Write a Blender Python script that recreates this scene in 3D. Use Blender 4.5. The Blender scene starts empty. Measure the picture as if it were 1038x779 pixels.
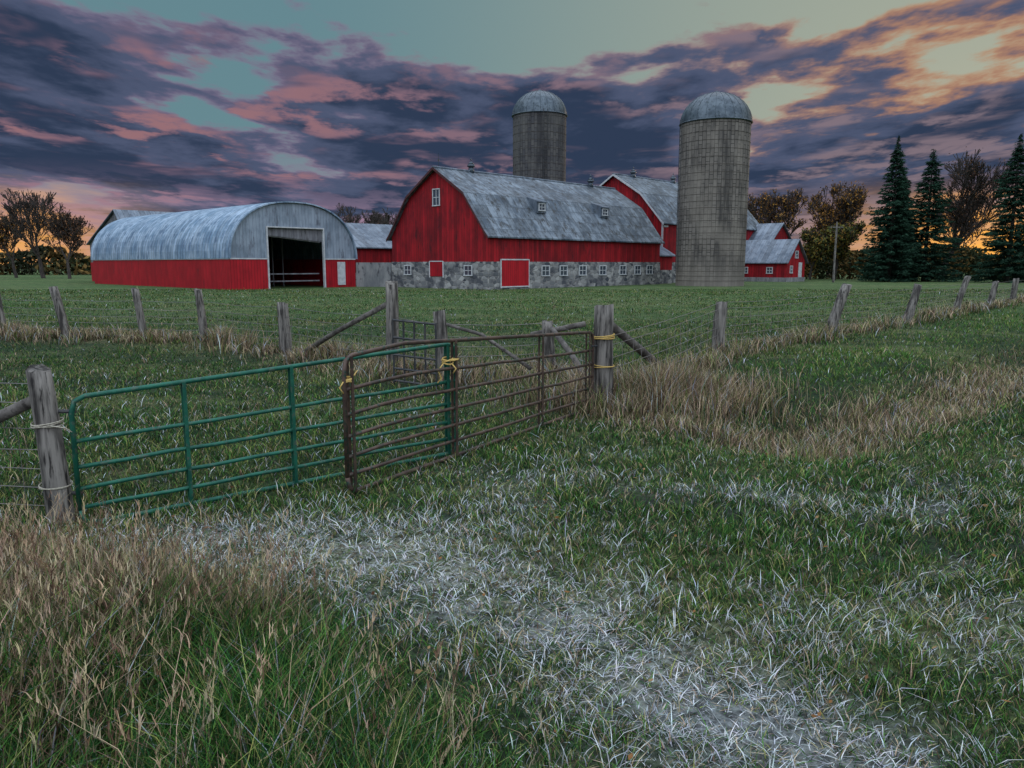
import bpy, math, random
import numpy as np
from mathutils import Vector, Matrix
rng=np.random.default_rng(7); random.seed(11)
sc=bpy.context.scene
sc.view_settings.view_transform='Standard'; sc.view_settings.look='None'; sc.view_settings.exposure=0; sc.view_settings.gamma=1

# ---------------------------------------------------------------- noise / terrain
def _h(i,j,s):
    n=(i*374761393+j*668265263+s*69069)&0xffffffff
    n=((n^(n>>13))*1274126177)&0xffffffff
    return ((n^(n>>16))&0xffff)/65535.0
def vn(x,y,s=0):
    x=np.asarray(x,float); y=np.asarray(y,float)
    xi=np.floor(x).astype(np.int64); yi=np.floor(y).astype(np.int64)
    u=x-xi; v=y-yi; u=u*u*(3-2*u); v=v*v*(3-2*v)
    return (_h(xi,yi,s)*(1-u)+_h(xi+1,yi,s)*u)*(1-v)+(_h(xi,yi+1,s)*(1-u)+_h(xi+1,yi+1,s)*u)*v
def fbm(x,y,s=0,o=4):
    r=0;a=.5;t=0
    for k in range(o):
        r=r+a*vn(x*2**k,y*2**k,s+k*17); t+=a; a*=.5
    return r/t
def dpoly(x,y,P):
    d=np.full(np.shape(x),1e9)
    for (ax,ay),(bx,by) in zip(P[:-1],P[1:]):
        vx,vy=bx-ax,by-ay
        t=np.clip(((x-ax)*vx+(y-ay)*vy)/(vx*vx+vy*vy),0,1)
        d=np.minimum(d,np.hypot(x-ax-t*vx,y-ay-t*vy))
    return d
def sstep(x,a,b):
    t=np.clip((x-a)/(b-a),0,1); return t*t*(3-2*t)
FR=[(1.25,10.5),(3.93,14.6),(7.7,18.7),(11.5,22.5),(15.9,27.7),(18.8,30.4),(23.3,36),(30,43),(38,51)]
FL=[(-26,26),(-19.5,23),(-13.6,20.5),(-11.3,19.5),(-9.2,19.2),(-7.6,19),(-4.9,16.5),(-2.1,13.5),(-1.15,13.0),(.7,14)]
DS=[(1.9,9.6),(3.4,8.9),(6.5,11.6),(10.3,15.4),(17,21.5),(30,33)]
BK=[(4.6,12.4),(9.0,17.0),(14,22.3),(22,31),(34,43)]
FF=[(-2.3,5.45),(-1.2,5.2),(-.46,4.85),(.0,4.4),(.44,3.9),(1.0,3.1),(1.5,2.2)]
def height(x,y):
    x=np.asarray(x,float); y=np.asarray(y,float)
    near=1/(1+(np.hypot(x,y)/60)**2)
    h=.06*(fbm(x*.45,y*.45,3)-.5)+.035*(fbm(x*2.2,y*2.2,9,3)-.5)
    h=h*near-.07*np.exp(-((x+2.4)/2)**2-((y-6.2)/1.2)**2)
    h=h+.24*np.exp(-(dpoly(x,y,FR[1:])/1.2)**2)+.2*np.exp(-(dpoly(x,y,BK)/1.6)**2)+.14*np.exp(-(dpoly(x,y,FL[:8])/.8)**2)
    h=h-.34*np.exp(-(dpoly(x,y,DS[1:])/.85)**2)
    h=h+.12*sstep((.1-(y-2.6)*.85)-x,0,1.4)*sstep(4.7-y,0,1.3)
    return h
def hz(x,y): return float(height(np.array([x]),np.array([y]))[0])

# ---------------------------------------------------------------- node helpers
def newmat(name,rough=.8,metal=0):
    m=bpy.data.materials.new(name); m.use_nodes=True
    nt=m.node_tree; b=nt.nodes['Principled BSDF']
    b.inputs['Roughness'].default_value=rough; b.inputs['Metallic'].default_value=metal
    b.inputs['Specular IOR Level'].default_value=.3
    return m,nt,b
def nd(nt,t,**k):
    n=nt.nodes.new(t)
    for a,v in k.items(): setattr(n,a,v)
    return n
def sock(nt,v,inp):
    if isinstance(v,bpy.types.NodeSocket): nt.links.new(v,inp)
    elif isinstance(v,(tuple,list)):
        inp.default_value=tuple(v)+((1,) if len(v)==3 and inp.type=='RGBA' else ())
    else: inp.default_value=v
def mth(nt,op,a,b=0.0,c=None):
    n=nd(nt,'ShaderNodeMath',operation=op); sock(nt,a,n.inputs[0]); sock(nt,b,n.inputs[1])
    if c is not None: sock(nt,c,n.inputs[2])
    return n.outputs[0]
def mr(nt,v,a,b,c=0.0,d=1.0,smooth=True):
    n=nd(nt,'ShaderNodeMapRange'); n.clamp=True
    if smooth: n.interpolation_type='SMOOTHSTEP'
    for i,q in enumerate((v,a,b,c,d)): sock(nt,q,n.inputs[i])
    return n.outputs[0]
def mixc(nt,f,a,b,mode='MIX'):
    n=nd(nt,'ShaderNodeMix',data_type='RGBA',blend_type=mode)
    sock(nt,f,n.inputs[0]); sock(nt,a,n.inputs[6]); sock(nt,b,n.inputs[7]); return n.outputs[2]
def grey(nt,k):
    cb=nd(nt,'ShaderNodeCombineColor'); [sock(nt,k,cb.inputs[i]) for i in range(3)]; return cb.outputs[0]
def noise(nt,vec,scale,detail=5,rough=.6,dist=0.0):
    n=nd(nt,'ShaderNodeTexNoise'); sock(nt,vec,n.inputs['Vector'])
    n.inputs['Scale'].default_value=scale;n.inputs['Detail'].default_value=detail
    n.inputs['Roughness'].default_value=rough;n.inputs['Distortion'].default_value=dist
    return n.outputs[0]
def objc(nt): return nd(nt,'ShaderNodeTexCoord').outputs['Object']
def mapp(nt,vec,s=(1,1,1),l=(0,0,0)):
    n=nd(nt,'ShaderNodeMapping'); sock(nt,vec,n.inputs[0]); n.inputs[3].default_value=s; n.inputs[1].default_value=l; return n.outputs[0]
def bump(nt,b,h,st,dist=.05):
    n=nd(nt,'ShaderNodeBump'); n.inputs['Strength'].default_value=st; n.inputs['Distance'].default_value=dist
    sock(nt,h,n.inputs['Height']); nt.links.new(n.outputs[0],b.inputs['Normal'])
def noise_mat(name,c1,c2,scale=2,stretch=(1,1,1),rough=.8,metal=0,bs=.3,c3=None):
    m,nt,b=newmat(name,rough,metal); o=objc(nt)
    n=noise(nt,mapp(nt,o,stretch),scale,5,.65)
    c=mixc(nt,mr(nt,n,.35,.65),c1,c2)
    if c3: c=mixc(nt,mr(nt,noise(nt,mapp(nt,o,stretch,(5,3,1)),scale*3.1,4),.52,.68),c,c3)
    nt.links.new(c,b.inputs['Base Color'])
    if bs: bump(nt,b,n,bs,.03)
    return m
def stripe_mat(name,c1,c2,axis='xy',width=.28,lf=.07,ld=.4,var=.3,rough=.8,metal=0,dirt=None,bs=.4,nscale=.5,vst=.25,dirt_lo=.5,zl=0):
    m,nt,b=newmat(name,rough,metal); o=objc(nt)
    sp=nd(nt,'ShaderNodeSeparateXYZ'); sock(nt,o,sp.inputs[0])
    if axis=='xy': q=mth(nt,'ADD',sp.outputs[0],sp.outputs[1])
    else: q=sp.outputs[{'x':0,'y':1,'z':2}[axis]]
    q=mth(nt,'DIVIDE',q,width); fr=mth(nt,'FRACT',q); fl=mth(nt,'FLOOR',q)
    line=mr(nt,mth(nt,'PINGPONG',fr,.5),0,lf,ld,1)
    key=fl
    if zl:
        z_=mth(nt,'DIVIDE',sp.outputs[2],zl); zf=mth(nt,'FLOOR',z_)
        line=mth(nt,'MULTIPLY',line,mr(nt,mth(nt,'PINGPONG',mth(nt,'FRACT',z_),.5),0,.05,.6,1))
        key=mth(nt,'MULTIPLY_ADD',zf,37.3,fl)
    wn=nd(nt,'ShaderNodeTexWhiteNoise',noise_dimensions='1D'); sock(nt,key,wn.inputs['W'])
    vv=mr(nt,wn.outputs[0],0,1,1-var,1+var*.5,False)
    n=noise(nt,mapp(nt,o,(1,1,vst)),nscale*4,6,.65)
    n2=noise(nt,mapp(nt,o,(1,1,1),(7,7,7)),nscale,5,.6)
    c=mixc(nt,mr(nt,mth(nt,'ADD',mth(nt,'MULTIPLY',n,.5),mth(nt,'MULTIPLY',n2,.5)),.40,.60),c1,c2)
    if dirt: c=mixc(nt,mr(nt,noise(nt,mapp(nt,o,(1.5,1.5,.35),(3,1,2)),nscale*3,7,.7),dirt_lo,dirt_lo+.16),c,dirt)
    c=mixc(nt,1.0,c,grey(nt,mth(nt,'MULTIPLY',line,vv)),'MULTIPLY')
    nt.links.new(c,b.inputs['Base Color'])
    bump(nt,b,mth(nt,'ADD',line,mth(nt,'MULTIPLY',n,.3)),bs,.03)
    return m
def stone_mat(name):
    m,nt,b=newmat(name,.9); o=objc(nt)
    sp=nd(nt,'ShaderNodeSeparateXYZ'); sock(nt,o,sp.inputs[0])
    cb=nd(nt,'ShaderNodeCombineXYZ'); sock(nt,mth(nt,'ADD',sp.outputs[0],sp.outputs[1]),cb.inputs[0]); sock(nt,sp.outputs[2],cb.inputs[1])
    v=nd(nt,'ShaderNodeTexVoronoi',feature='DISTANCE_TO_EDGE'); sock(nt,mapp(nt,cb.outputs[0],(2.0,3.4,1)),v.inputs['Vector']); v.inputs['Scale'].default_value=1
    v2=nd(nt,'ShaderNodeTexVoronoi'); sock(nt,mapp(nt,cb.outputs[0],(2.0,3.4,1)),v2.inputs['Vector']); v2.inputs['Scale'].default_value=1
    sh=nd(nt,'ShaderNodeSeparateColor'); sock(nt,v2.outputs['Color'],sh.inputs[0])
    c=mixc(nt,sh.outputs[0],(.05,.06,.075),(.42,.42,.41))
    c=mixc(nt,mr(nt,v.outputs[0],.02,.06),(.26,.25,.24),c)
    n=noise(nt,o,.9,6); c=mixc(nt,mr(nt,n,.45,.65,0,.8),c,(.06,.065,.08))
    nt.links.new(c,b.inputs['Base Color']); bump(nt,b,mr(nt,v.outputs[0],0,.1),.6,.05)
    return m
def stave_mat(name,r,c1,c2,dark,light):
    m,nt,b=newmat(name,.85); o=objc(nt)
    sp=nd(nt,'ShaderNodeSeparateXYZ'); sock(nt,o,sp.inputs[0])
    ang=mth(nt,'MULTIPLY',mth(nt,'ARCTAN2',sp.outputs[1],sp.outputs[0]),r)
    cb=nd(nt,'ShaderNodeCombineXYZ'); sock(nt,sp.outputs[2],cb.inputs[0]); sock(nt,ang,cb.inputs[1])
    br=nd(nt,'ShaderNodeTexBrick'); sock(nt,cb.outputs[0],br.inputs['Vector'])
    br.inputs['Scale'].default_value=1; br.inputs['Brick Width'].default_value=.76; br.inputs['Row Height'].default_value=.36
    br.inputs['Mortar Size'].default_value=.024
    br.inputs['Color1'].default_value=c1+(1,); br.inputs['Color2'].default_value=c2+(1,); br.inputs['Mortar'].default_value=tuple(.6*q for q in dark)+(1,)
    n=noise(nt,mapp(nt,o,(1,1,.12)),1.1,6,.7)
    c=mixc(nt,mr(nt,n,.42,.62,0,.85),br.outputs[0],dark)
    n3=noise(nt,mapp(nt,o,(1,1,.5),(4,4,4)),.4,5,.6)
    c=mixc(nt,mr(nt,n3,.45,.62,0,.5),c,light)
    c=mixc(nt,mr(nt,sp.outputs[2],3.5,0,0,.5),c,light)
    nt.links.new(c,b.inputs['Base Color']); bump(nt,b,br.outputs[1],-.3,.03)
    return m

RED=stripe_mat('red_board_siding',(.36,.008,.015),(.20,.005,.011),'xy',.3,.09,.25,.35,.75,dirt=(.08,.008,.012),dirt_lo=.54)
REDM=stripe_mat('red_metal_siding',(.45,.010,.02),(.32,.007,.015),'xy',.25,.15,.5,.12,.5,dirt=(.15,.012,.018),dirt_lo=.56)
ROOF=stripe_mat('weathered_metal_roof',(.065,.09,.12),(.20,.245,.29),'x',.75,.06,.4,.35,.5,.25,dirt=(.045,.05,.055),dirt_lo=.49,zl=.95)
ROOF2=stripe_mat('grey_metal_roof',(.10,.13,.17),(.21,.25,.30),'x',.6,.06,.45,.25,.5,.2,dirt=(.07,.07,.08),dirt_lo=.55)
ARCH=stripe_mat('galvanised_arch_roof',(.18,.28,.40),(.44,.56,.70),'y',.5,.14,.5,.18,.45,.25,dirt=(.13,.20,.31),bs=.5,dirt_lo=.5)
ENDW=stripe_mat('pale_metal_siding',(.18,.23,.29),(.31,.37,.45),'x',.3,.1,.6,.1,.6,.1,dirt=(.13,.15,.19),dirt_lo=.52)
GREYW=stripe_mat('grey_board_siding',(.14,.14,.16),(.22,.22,.24),'xy',.25,.08,.5,.25,.85,dirt=(.08,.08,.08))
STONE=stone_mat('fieldstone_foundation')
CONC=noise_mat('weathered_concrete',(.16,.17,.18),(.29,.29,.29),1.2,(1,1,.4),.9,c3=(.08,.08,.09))
WHITE=noise_mat('white_paint',(.58,.6,.62),(.42,.44,.46),3)
GLASS,_,_b=newmat('window_glass',.12); _b.inputs['Base Color'].default_value=(.05,.065,.085,1); _b.inputs['Specular IOR Level'].default_value=.7
WOOD=noise_mat('weathered_wood',(.045,.041,.038),(.27,.25,.225),11,(1,1,.1),.95,bs=1.0,c3=(.022,.02,.019))
WOODB=noise_mat('weathered_pole_wood',(.07,.062,.056),(.17,.155,.14),5,(1,1,1),.95,bs=.6,c3=(.045,.04,.036))
GREENP=noise_mat('green_gate_paint',(.010,.08,.055),(.02,.14,.09),6,(1,1,1),.38,.2,.15,c3=(.08,.12,.09))
RUST=noise_mat('rusty_steel',(.06,.042,.036),(.13,.085,.065),7,(1,1,1),.45,.3,.3,c3=(.025,.06,.045))
GREYG=noise_mat('dark_steel',(.04,.045,.05),(.08,.08,.08),6,(1,1,1),.55,.4,.2)
HOOP=noise_mat('rusted_hoop_steel',(.07,.06,.05),(.12,.10,.085),3,(1,1,1),.7,.2,.1)
WIRE=noise_mat('fence_wire',(.16,.15,.15),(.25,.23,.22),5,(1,1,1),.5,.6,0)
ROPEM=noise_mat('yellow_rope_fibre',(.55,.36,.09),(.7,.5,.18),60,(1,1,1),.8,0,.5)
STRING=noise_mat('white_twine_fibre',(.5,.47,.38),(.35,.32,.26),60)
DOME=noise_mat('galvanised_dome',(.06,.08,.10),(.12,.15,.175),1.4,(1,1,1),.42,.5,.1,c3=(.04,.055,.065))
BARK=noise_mat('tree_bark',(.04,.034,.032),(.075,.062,.055),6,(1,1,.3),.95)

# ---------------------------------------------------------------- mesh builder
class MB:
    def __init__(s): s.v=[]; s.f=[]
    def add(s,vs,fs):
        k=len(s.v); s.v+= [tuple(q) for q in vs]; s.f+=[tuple(i+k for i in f) for f in fs]
    def box(s,x0,x1,y0,y1,z0,z1):
        s.add([(x0,y0,z0),(x1,y0,z0),(x1,y1,z0),(x0,y1,z0),(x0,y0,z1),(x1,y0,z1),(x1,y1,z1),(x0,y1,z1)],
              [(0,3,2,1),(4,5,6,7),(0,1,5,4),(1,2,6,5),(2,3,7,6),(3,0,4,7)])
    def ext(s,prof,a0,a1,axis='x'):
        n=len(prof)
        mk=(lambda a,p:(a,p[0],p[1])) if axis=='x' else (lambda a,p:(p[0],a,p[1]))
        vs=[mk(a0,p) for p in prof]+[mk(a1,p) for p in prof]
        fs=[tuple(range(n)),tuple(range(2*n-1,n-1,-1))]+[(i,i+n,(i+1)%n+n,(i+1)%n) for i in range(n)]
        s.add(vs,fs)
    def tube(s,p,q,r1,r2=None,n=6,cap=True):
        r2=r1 if r2 is None else r2
        p=Vector(p);q=Vector(q);d=q-p
        if d.length<1e-6:return
        d.normalize(); a=Vector((0,0,1)) if abs(d.z)<.9 else Vector((1,0,0))
        u=d.cross(a).normalized(); w=d.cross(u)
        vs=[]
        for c,r in((p,r1),(q,r2)):
            for i in range(n):
                t=2*math.pi*i/n; vs.append(c+u*(r*math.cos(t))+w*(r*math.sin(t)))
        fs=[(i,(i+1)%n,(i+1)%n+n,i+n) for i in range(n)]
        if cap: fs+=[tuple(range(n-1,-1,-1)),tuple(range(n,2*n))]
        s.add(vs,fs)
    def path(s,pts,r,n=8):
        pts=[Vector(p) for p in pts]; m=len(pts); vs=[]; prevu=None
        for i,p in enumerate(pts):
            d=(pts[min(i+1,m-1)]-pts[max(i-1,0)]).normalized()
            if prevu is None:
                a=Vector((0,0,1)) if abs(d.z)<.9 else Vector((1,0,0)); u=d.cross(a).normalized()
            else:
                u=(prevu-d*prevu.dot(d)).normalized()
            prevu=u; w=d.cross(u)
            rr=r[i] if isinstance(r,list) else r
            for k in range(n):
                t=2*math.pi*k/n; vs.append(p+u*(rr*math.cos(t))+w*(rr*math.sin(t)))
        fs=[(i*n+k,i*n+(k+1)%n,(i+1)*n+(k+1)%n,(i+1)*n+k) for i in range(m-1) for k in range(n)]
        fs+=[tuple(range(n-1,-1,-1)),tuple(range((m-1)*n,m*n))]
        s.add(vs,fs)
    def obj(s,name,mat,parent=None,smooth=False,loc=None,fixn=True):
        me=bpy.data.meshes.new(name); me.from_pydata(s.v,[],s.f); me.update()
        if fixn and len(s.f)<60000:
            import bmesh
            bm=bmesh.new(); bm.from_mesh(me); bmesh.ops.recalc_face_normals(bm,faces=bm.faces); bm.to_mesh(me); bm.free()
        me.materials.append(mat)
        if smooth:
            me.polygons.foreach_set('use_smooth',[True]*len(me.polygons))
        o=bpy.data.objects.new(name,me); sc.collection.objects.link(o)
        if parent: o.parent=parent
        if loc: o.location=loc
        return o
def empty(name,loc=(0,0,0),rz=0):
    e=bpy.data.objects.new(name,None); e.location=loc; e.rotation_euler=(0,0,rz); sc.collection.objects.link(e); e.empty_display_size=.3
    return e
def npmesh(name,V,F,mat,col=None,parent=None):
    me=bpy.data.meshes.new(name)
    me.vertices.add(len(V)); me.vertices.foreach_set('co',V.astype(np.float32).ravel())
    k=F.shape[1]
    me.loops.add(F.size); me.loops.foreach_set('vertex_index',F.astype(np.int32).ravel())
    me.polygons.add(len(F)); me.polygons.foreach_set('loop_start',np.arange(0,F.size,k,dtype=np.int32))
    me.update(calc_edges=True)
    if col is not None:
        a=me.color_attributes.new('Col','FLOAT_COLOR','POINT')
        c=np.ones((len(V),4),np.float32); c[:,:3]=col; a.data.foreach_set('color',c.ravel())
    me.materials.append(mat); me.validate()
    o=bpy.data.objects.new(name,me); sc.collection.objects.link(o)
    if parent: o.parent=parent
    return o

# ---------------------------------------------------------------- colours by zone
G1=np.array((.020,.066,.022)); G2=np.array((.07,.17,.036)); YG=np.array((.24,.27,.085))
DRY=np.array((.43,.335,.22)); BRN=np.array((.15,.095,.065)); FRO=np.array((.58,.62,.66)); SOIL=np.array((.022,.02,.02))
def masks(x,y):
    n=fbm(x*1.3,y*1.3,21); n2=fbm(x*.5,y*.5,33); n3=fbm(x*4,y*4,5,3)
    fr=1.1*np.exp(-(dpoly(x,y,FF)/(.5+.6*(n-.5)))**2)*sstep(n3,.05,.55)
    fr=np.maximum(fr,.3*sstep(n2+.5*(n3-.5),.5,.66)*sstep(x,-1.5,.5)*sstep(9-y,0,2)*sstep(y,2,4))
    fr=np.maximum(fr,.7*np.exp(-((x+1.4)/1.4)**2-((y-5.6)/.42)**2))
    rut=dpoly(x,y,[(.8,7.2),(2.4,6.2),(6,5.9),(10,6.8)])
    fr=np.maximum(fr,.45*np.exp(-(rut/.35)**2)*sstep(n3,.35,.6))
    dR=dpoly(x,y,FR); dL=dpoly(x,y,FL); dS=dpoly(x,y,DS)
    dry=np.maximum(.8*np.exp(-(dR/.4)**2)*sstep(26-y,0,12),np.exp(-(dL/.6)**2))
    dry=np.maximum(dry,1.0*np.exp(-(dS/(.6+.4*(n-.5)))**2))
    dry=np.maximum(dry,np.exp(-((x-2.1)/1.2)**2-((y-10.6)/.9)**2))
    dry=np.clip(dry*(.5+1.0*n),0,1)
    tall=sstep((.35-(y-2.5)*.86)-x+.5*(n-.5),0,.35)*sstep(4.7+.4*(n-.5)-y,0,.3)
    soil=np.exp(-((x-3.9)/1.1)**2-((y-5.2)/.38)**2)*sstep(n3,.28,.5)
    soil=np.maximum(soil,.7*np.exp(-(dpoly(x,y,[(1.2,6.4),(3,5.6),(6,5.3),(9,5.9)])/.25)**2)*sstep(n3,.4,.6))
    return fr,dry,tall,soil,n,n2,n3
def bank(x,y): return np.exp(-(dpoly(x,y,BK)/1.15)**2)

# ---------------------------------------------------------------- ground
def axis_coords(lo,hi,step,far_lo,far_hi,g=1.13):
    c=list(np.arange(lo,hi,step)); s=step; x=c[-1]
    while x<far_hi: s*=g; x+=s; c.append(x)
    s=step; x=lo; pre=[]
    while x>far_lo: s*=g; x-=s; pre.append(x)
    return np.array(pre[::-1]+c)
gx=axis_coords(-7,9,.13,-3000,3000); gy=axis_coords(1,17,.13,-400,4000)
X,Y=np.meshgrid(gx,gy); x=X.ravel(); y=Y.ravel(); z=height(x,y)
nx=len(gx); ny=len(gy)
idx=np.arange(nx*ny).reshape(ny,nx)
F=np.stack([idx[:-1,:-1].ravel(),idx[:-1,1:].ravel(),idx[1:,1:].ravel(),idx[1:,:-1].ravel()],1)
fr,dry,tall,soil,n,n2,n3=masks(x,y)
C=G1[None]*.28*(1-n[:,None])+G2[None]*.26*n[:,None]  # near ground colour lowered to paint the shaded gaps between blades
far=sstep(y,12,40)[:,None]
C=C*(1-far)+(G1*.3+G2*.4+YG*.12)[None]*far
C=C*(1-.6*dry[:,None])+BRN[None]*.4*dry[:,None]
f_=np.clip(fr,0,1)[:,None]; C=C*(1-.75*f_)+FRO[None]*.35*.75*f_
C=C*(1-soil[:,None])+SOIL[None]*soil[:,None]
gm,nt,b=newmat('meadow_ground',.95)
o=objc(nt); at=nd(nt,'ShaderNodeAttribute',attribute_name='Col')
n1=noise(nt,o,18,5,.7); nn=noise(nt,mapp(nt,o,(.10,.35,1)),1,6,.65); n5=noise(nt,mapp(nt,o,(.7,1.3,1)),1.6,5,.7)
c=mixc(nt,mr(nt,nn,.45,.60,0,.5),at.outputs['Color'],(.16,.17,.07))
c=mixc(nt,mr(nt,n5,.48,.60,0,.75),c,(.015,.036,.012))
c=mixc(nt,1.0,c,grey(nt,mr(nt,n1,.35,.65,.3,1.6)),'MULTIPLY'); nt.links.new(c,b.inputs['Base Color']); bump(nt,b,n1,.8,.06)
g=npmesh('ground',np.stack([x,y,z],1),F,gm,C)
g.data.polygons.foreach_set('use_smooth',[True]*len(g.data.polygons))

# ---------------------------------------------------------------- grass
BV=[];BC=[]
THATCH_SHADE=np.array((.03,.03,.016))  # root tint: brown thatch together with painted shade
def blades(x,y,h,w,lean,col,z0=None):
    n=len(x); a=rng.uniform(0,2*np.pi,n); f=rng.uniform(0,2*np.pi,n)
    z=height(x,y)-.01 if z0 is None else z0
    dx=np.cos(a)*lean*h; dy=np.sin(a)*lean*h; wx=np.cos(f)*w*.5; wy=np.sin(f)*w*.5
    V=np.zeros((n,5,3))
    hv=h*np.sqrt(np.clip(1-.5*lean**2,.08,1))
    V[:,0]=np.stack([x-wx,y-wy,z],1); V[:,1]=np.stack([x+wx,y+wy,z],1)
    V[:,2]=np.stack([x-wx*.8+dx*.35,y-wy*.8+dy*.35,z+hv*.6],1); V[:,3]=np.stack([x+wx*.8+dx*.35,y+wy*.8+dy*.35,z+hv*.6],1)
    V[:,4]=np.stack([x+dx,y+dy,z+hv],1)
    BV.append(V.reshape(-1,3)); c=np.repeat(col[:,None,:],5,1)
    if z0 is None: c[:,:2]=c[:,:2]*.3+THATCH_SHADE*.6  # lower blade darkened in colour: thatch brown plus painted shade between blades
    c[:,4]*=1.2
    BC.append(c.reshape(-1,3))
def pick(n,ps,cs):
    P=np.stack(ps,1); P=P/P.sum(1,keepdims=True); cum=P.cumsum(1); r=rng.random(n)[:,None]
    i=(r>cum).sum(1).clip(0,len(cs)-1)
    c=np.array(cs)[i]; return c*(rng.uniform(.38,1.55,(n,1)))*rng.uniform(.9,1.1,(n,3))
bands=[(1.7,4,6200),(4,6.6,4200),(6.6,10,1900),(10,16,750),(16,28,230),(28,62,60)]
for y0,y1,den in bands:
    wid=lambda q:1.65*q+3
    n_=int(den*(y1-y0)*wid((y0+y1)/2))
    y=rng.uniform(y0,y1,n_); x=rng.uniform(-.5,.5,n_)*wid(y)
    fr,dry,tall,soil,n,n2,n3=masks(x,y)
    keep=(rng.random(n_)>soil*.95)&(rng.random(n_)>.6*sstep(n3,.52,.68)*(1-np.clip(fr,0,1)*.7))
    x,y,fr,dry,n,n2,n3=[q[keep] for q in(x,y,fr,dry,n,n2,n3)]; m=len(x)
    one=np.ones(m); bk=bank(x,y)
    fld=sstep(y,11,17)*(1-bk)
    row=.5+.5*np.sin(y*1.1+.25*x+3*n2)
    col=pick(m,[(1.0-.8*bk)*one*(1.2-n)+.4*fld,1.0*one*(.3+n)+3*bk,(.25+.5*sstep(n2,.45,.7)+.35*fld*row)*one+.8*bk,(.15+.12*fld*row)*one+2.2*dry+1.0*fr,.14*one+1.0*dry+.15*fr,(.11-.06*fld)*one+4.2*fr**1.2],[G1,G2,YG,DRY,BRN,FRO])
    col=col*(1-.18*fld)[:,None]
    cl=vn(x*7,y*7,91)
    h=rng.gamma(5,.0145,m)*(.45+1.0*cl)*(1-.3*fld+.5*fld*(n2>.52))*(1-.25*np.clip(fr,0,1))
    lean=rng.uniform(.3,1.1,m)+.5*fr
    w=(.003+.00056*y)*rng.uniform(.6,1.4,m)
    blades(x,y,h,w,np.clip(lean,0,1.35),col)
def along(P,nn,sig):
    P=np.array(P)
    L=np.hypot(*(P[1:]-P[:-1]).T); pr=L/np.maximum(6,np.hypot(P[:-1,0],P[:-1,1]))**1.0; pr/=pr.sum()
    seg=rng.choice(len(P)-1,nn,p=pr); t=rng.random((nn,1))
    q=P[seg]*(1-t)+P[seg+1]*t+rng.normal(0,sig,(nn,2)); return q[:,0],q[:,1]
for P,nn,sig,hh,gr in((FR,20000,.26,.38,.5),(FL,34000,.34,.42,.3),(DS,30000,.34,.24,.35)):
    x,y=along(P,nn,sig); ok=(fbm(x*1.1,y*1.1,77)>.42)&(~((y<10)&(x<1.0)))
    x,y=x[ok],y[ok]; m=len(x); one=np.ones(m); cl=fbm(x*.9,y*.9,55)
    col=pick(m,[gr*one,gr*.7*one,.4*one,1.6*one,.9*one,.25*one],[G1,G2,YG,DRY,BRN,FRO*.7])
    h=hh*rng.uniform(.35,1.15,m)*(.3+1.4*cl**1.3); blades(x,y,h,(.004+.0006*y)*rng.uniform(.6,1.2,m),rng.uniform(.15,.9,m),col)
m=16000; x=rng.normal(2.0,.75,m); y=rng.normal(10.9,.5,m); one=np.ones(m)
col=pick(m,[.3*one,.2*one,.3*one,1.6*one,1.2*one,.2*one],[G1,G2,YG,DRY,BRN,FRO*.7])
blades(x,y,rng.uniform(.12,.55,m)*(.4+1.1*vn(x*3,y*3,8)),.009*rng.uniform(.6,1.2,m),rng.uniform(.1,.8,m),col)
# tall left foreground
m=105000; x=rng.uniform(-7,1.2,m); y=rng.uniform(1.7,5.2,m)
_,_,tall,_,n,n2,n3=masks(x,y); k=(tall>rng.random(m))&(x>-.85*y-2.2); x,y,n,n2=x[k],y[k],n[k],n2[k]; m=len(x); one=np.ones(m)
edge=sstep((.35-(y-2.5)*.86)-x,0,1.2)
back=np.clip(sstep(y,3.3,4.4)*sstep(-.4-x,0,1)+.7*sstep(-1.1-x+.9*(n-.5),0,1.2),0,1)
col=pick(m,[1.7*one-1.0*back,1.5*one-1.0*back,.5*one,(.12+.55*back)*one,(.15+1.5*back)*one,.14*one],[G1,G2,YG,DRY*.8,BRN*.85,FRO*.55])
h=rng.uniform(.14,.46,m)*(.4+.6*edge)*(.4+1.15*vn(x*2.2,y*2.2,17))*(1+.2*back)
blades(x,y,h,.0055*rng.uniform(.5,1.4,m),rng.uniform(.25,1.1,m),col)
m=13000; x=rng.uniform(-6,.6,m); y=rng.uniform(2.2,4.9,m); _,_,tall,_,n,n2,_=masks(x,y)
k=(tall>rng.random(m))&(rng.random(m)<(.12+.8*np.clip(sstep(y,3.2,4.4)+.6*sstep(-.9-x,0,1.2),0,1))*sstep(fbm(x*1.6,y*1.6,61),.35,.6)); x,y=x[k],y[k]; m=len(x)
col=pick(m,[np.ones(m),np.ones(m)*.5],[DRY*1.0,BRN*1.3]); hs=rng.uniform(.28,.64,m)
blades(x,y,hs,.0034*np.ones(m),rng.uniform(.1,.7,m),col)
tip=BV[-1].reshape(m,5,3)[:,4]; mid=BV[-1].reshape(m,5,3)[:,2:4].mean(1)
for q in range(8):
    t=rng.uniform(.45,1.0,(m,1)); p=mid*(1-t)+tip*t
    blades(p[:,0],p[:,1],rng.uniform(.025,.06,m),.0042*np.ones(m),rng.uniform(.1,.7,m),col*1.1,z0=p[:,2])
V=np.concatenate(BV); C=np.concatenate(BC); nb=len(V)//5
base=np.arange(nb)[:,None,None]*5; F=(base+np.array([[0,1,2],[1,3,2],[2,3,4]])[None]).reshape(-1,3)
gr,nt,b=newmat('grass_blades',.6)
at=nd(nt,'ShaderNodeAttribute',attribute_name='Col'); df=nd(nt,'ShaderNodeBsdfDiffuse'); nt.links.new(at.outputs['Color'],df.inputs[0])
nt.links.new(df.outputs[0],nt.nodes['Material Output'].inputs[0]); nt.nodes.remove(b)
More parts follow.
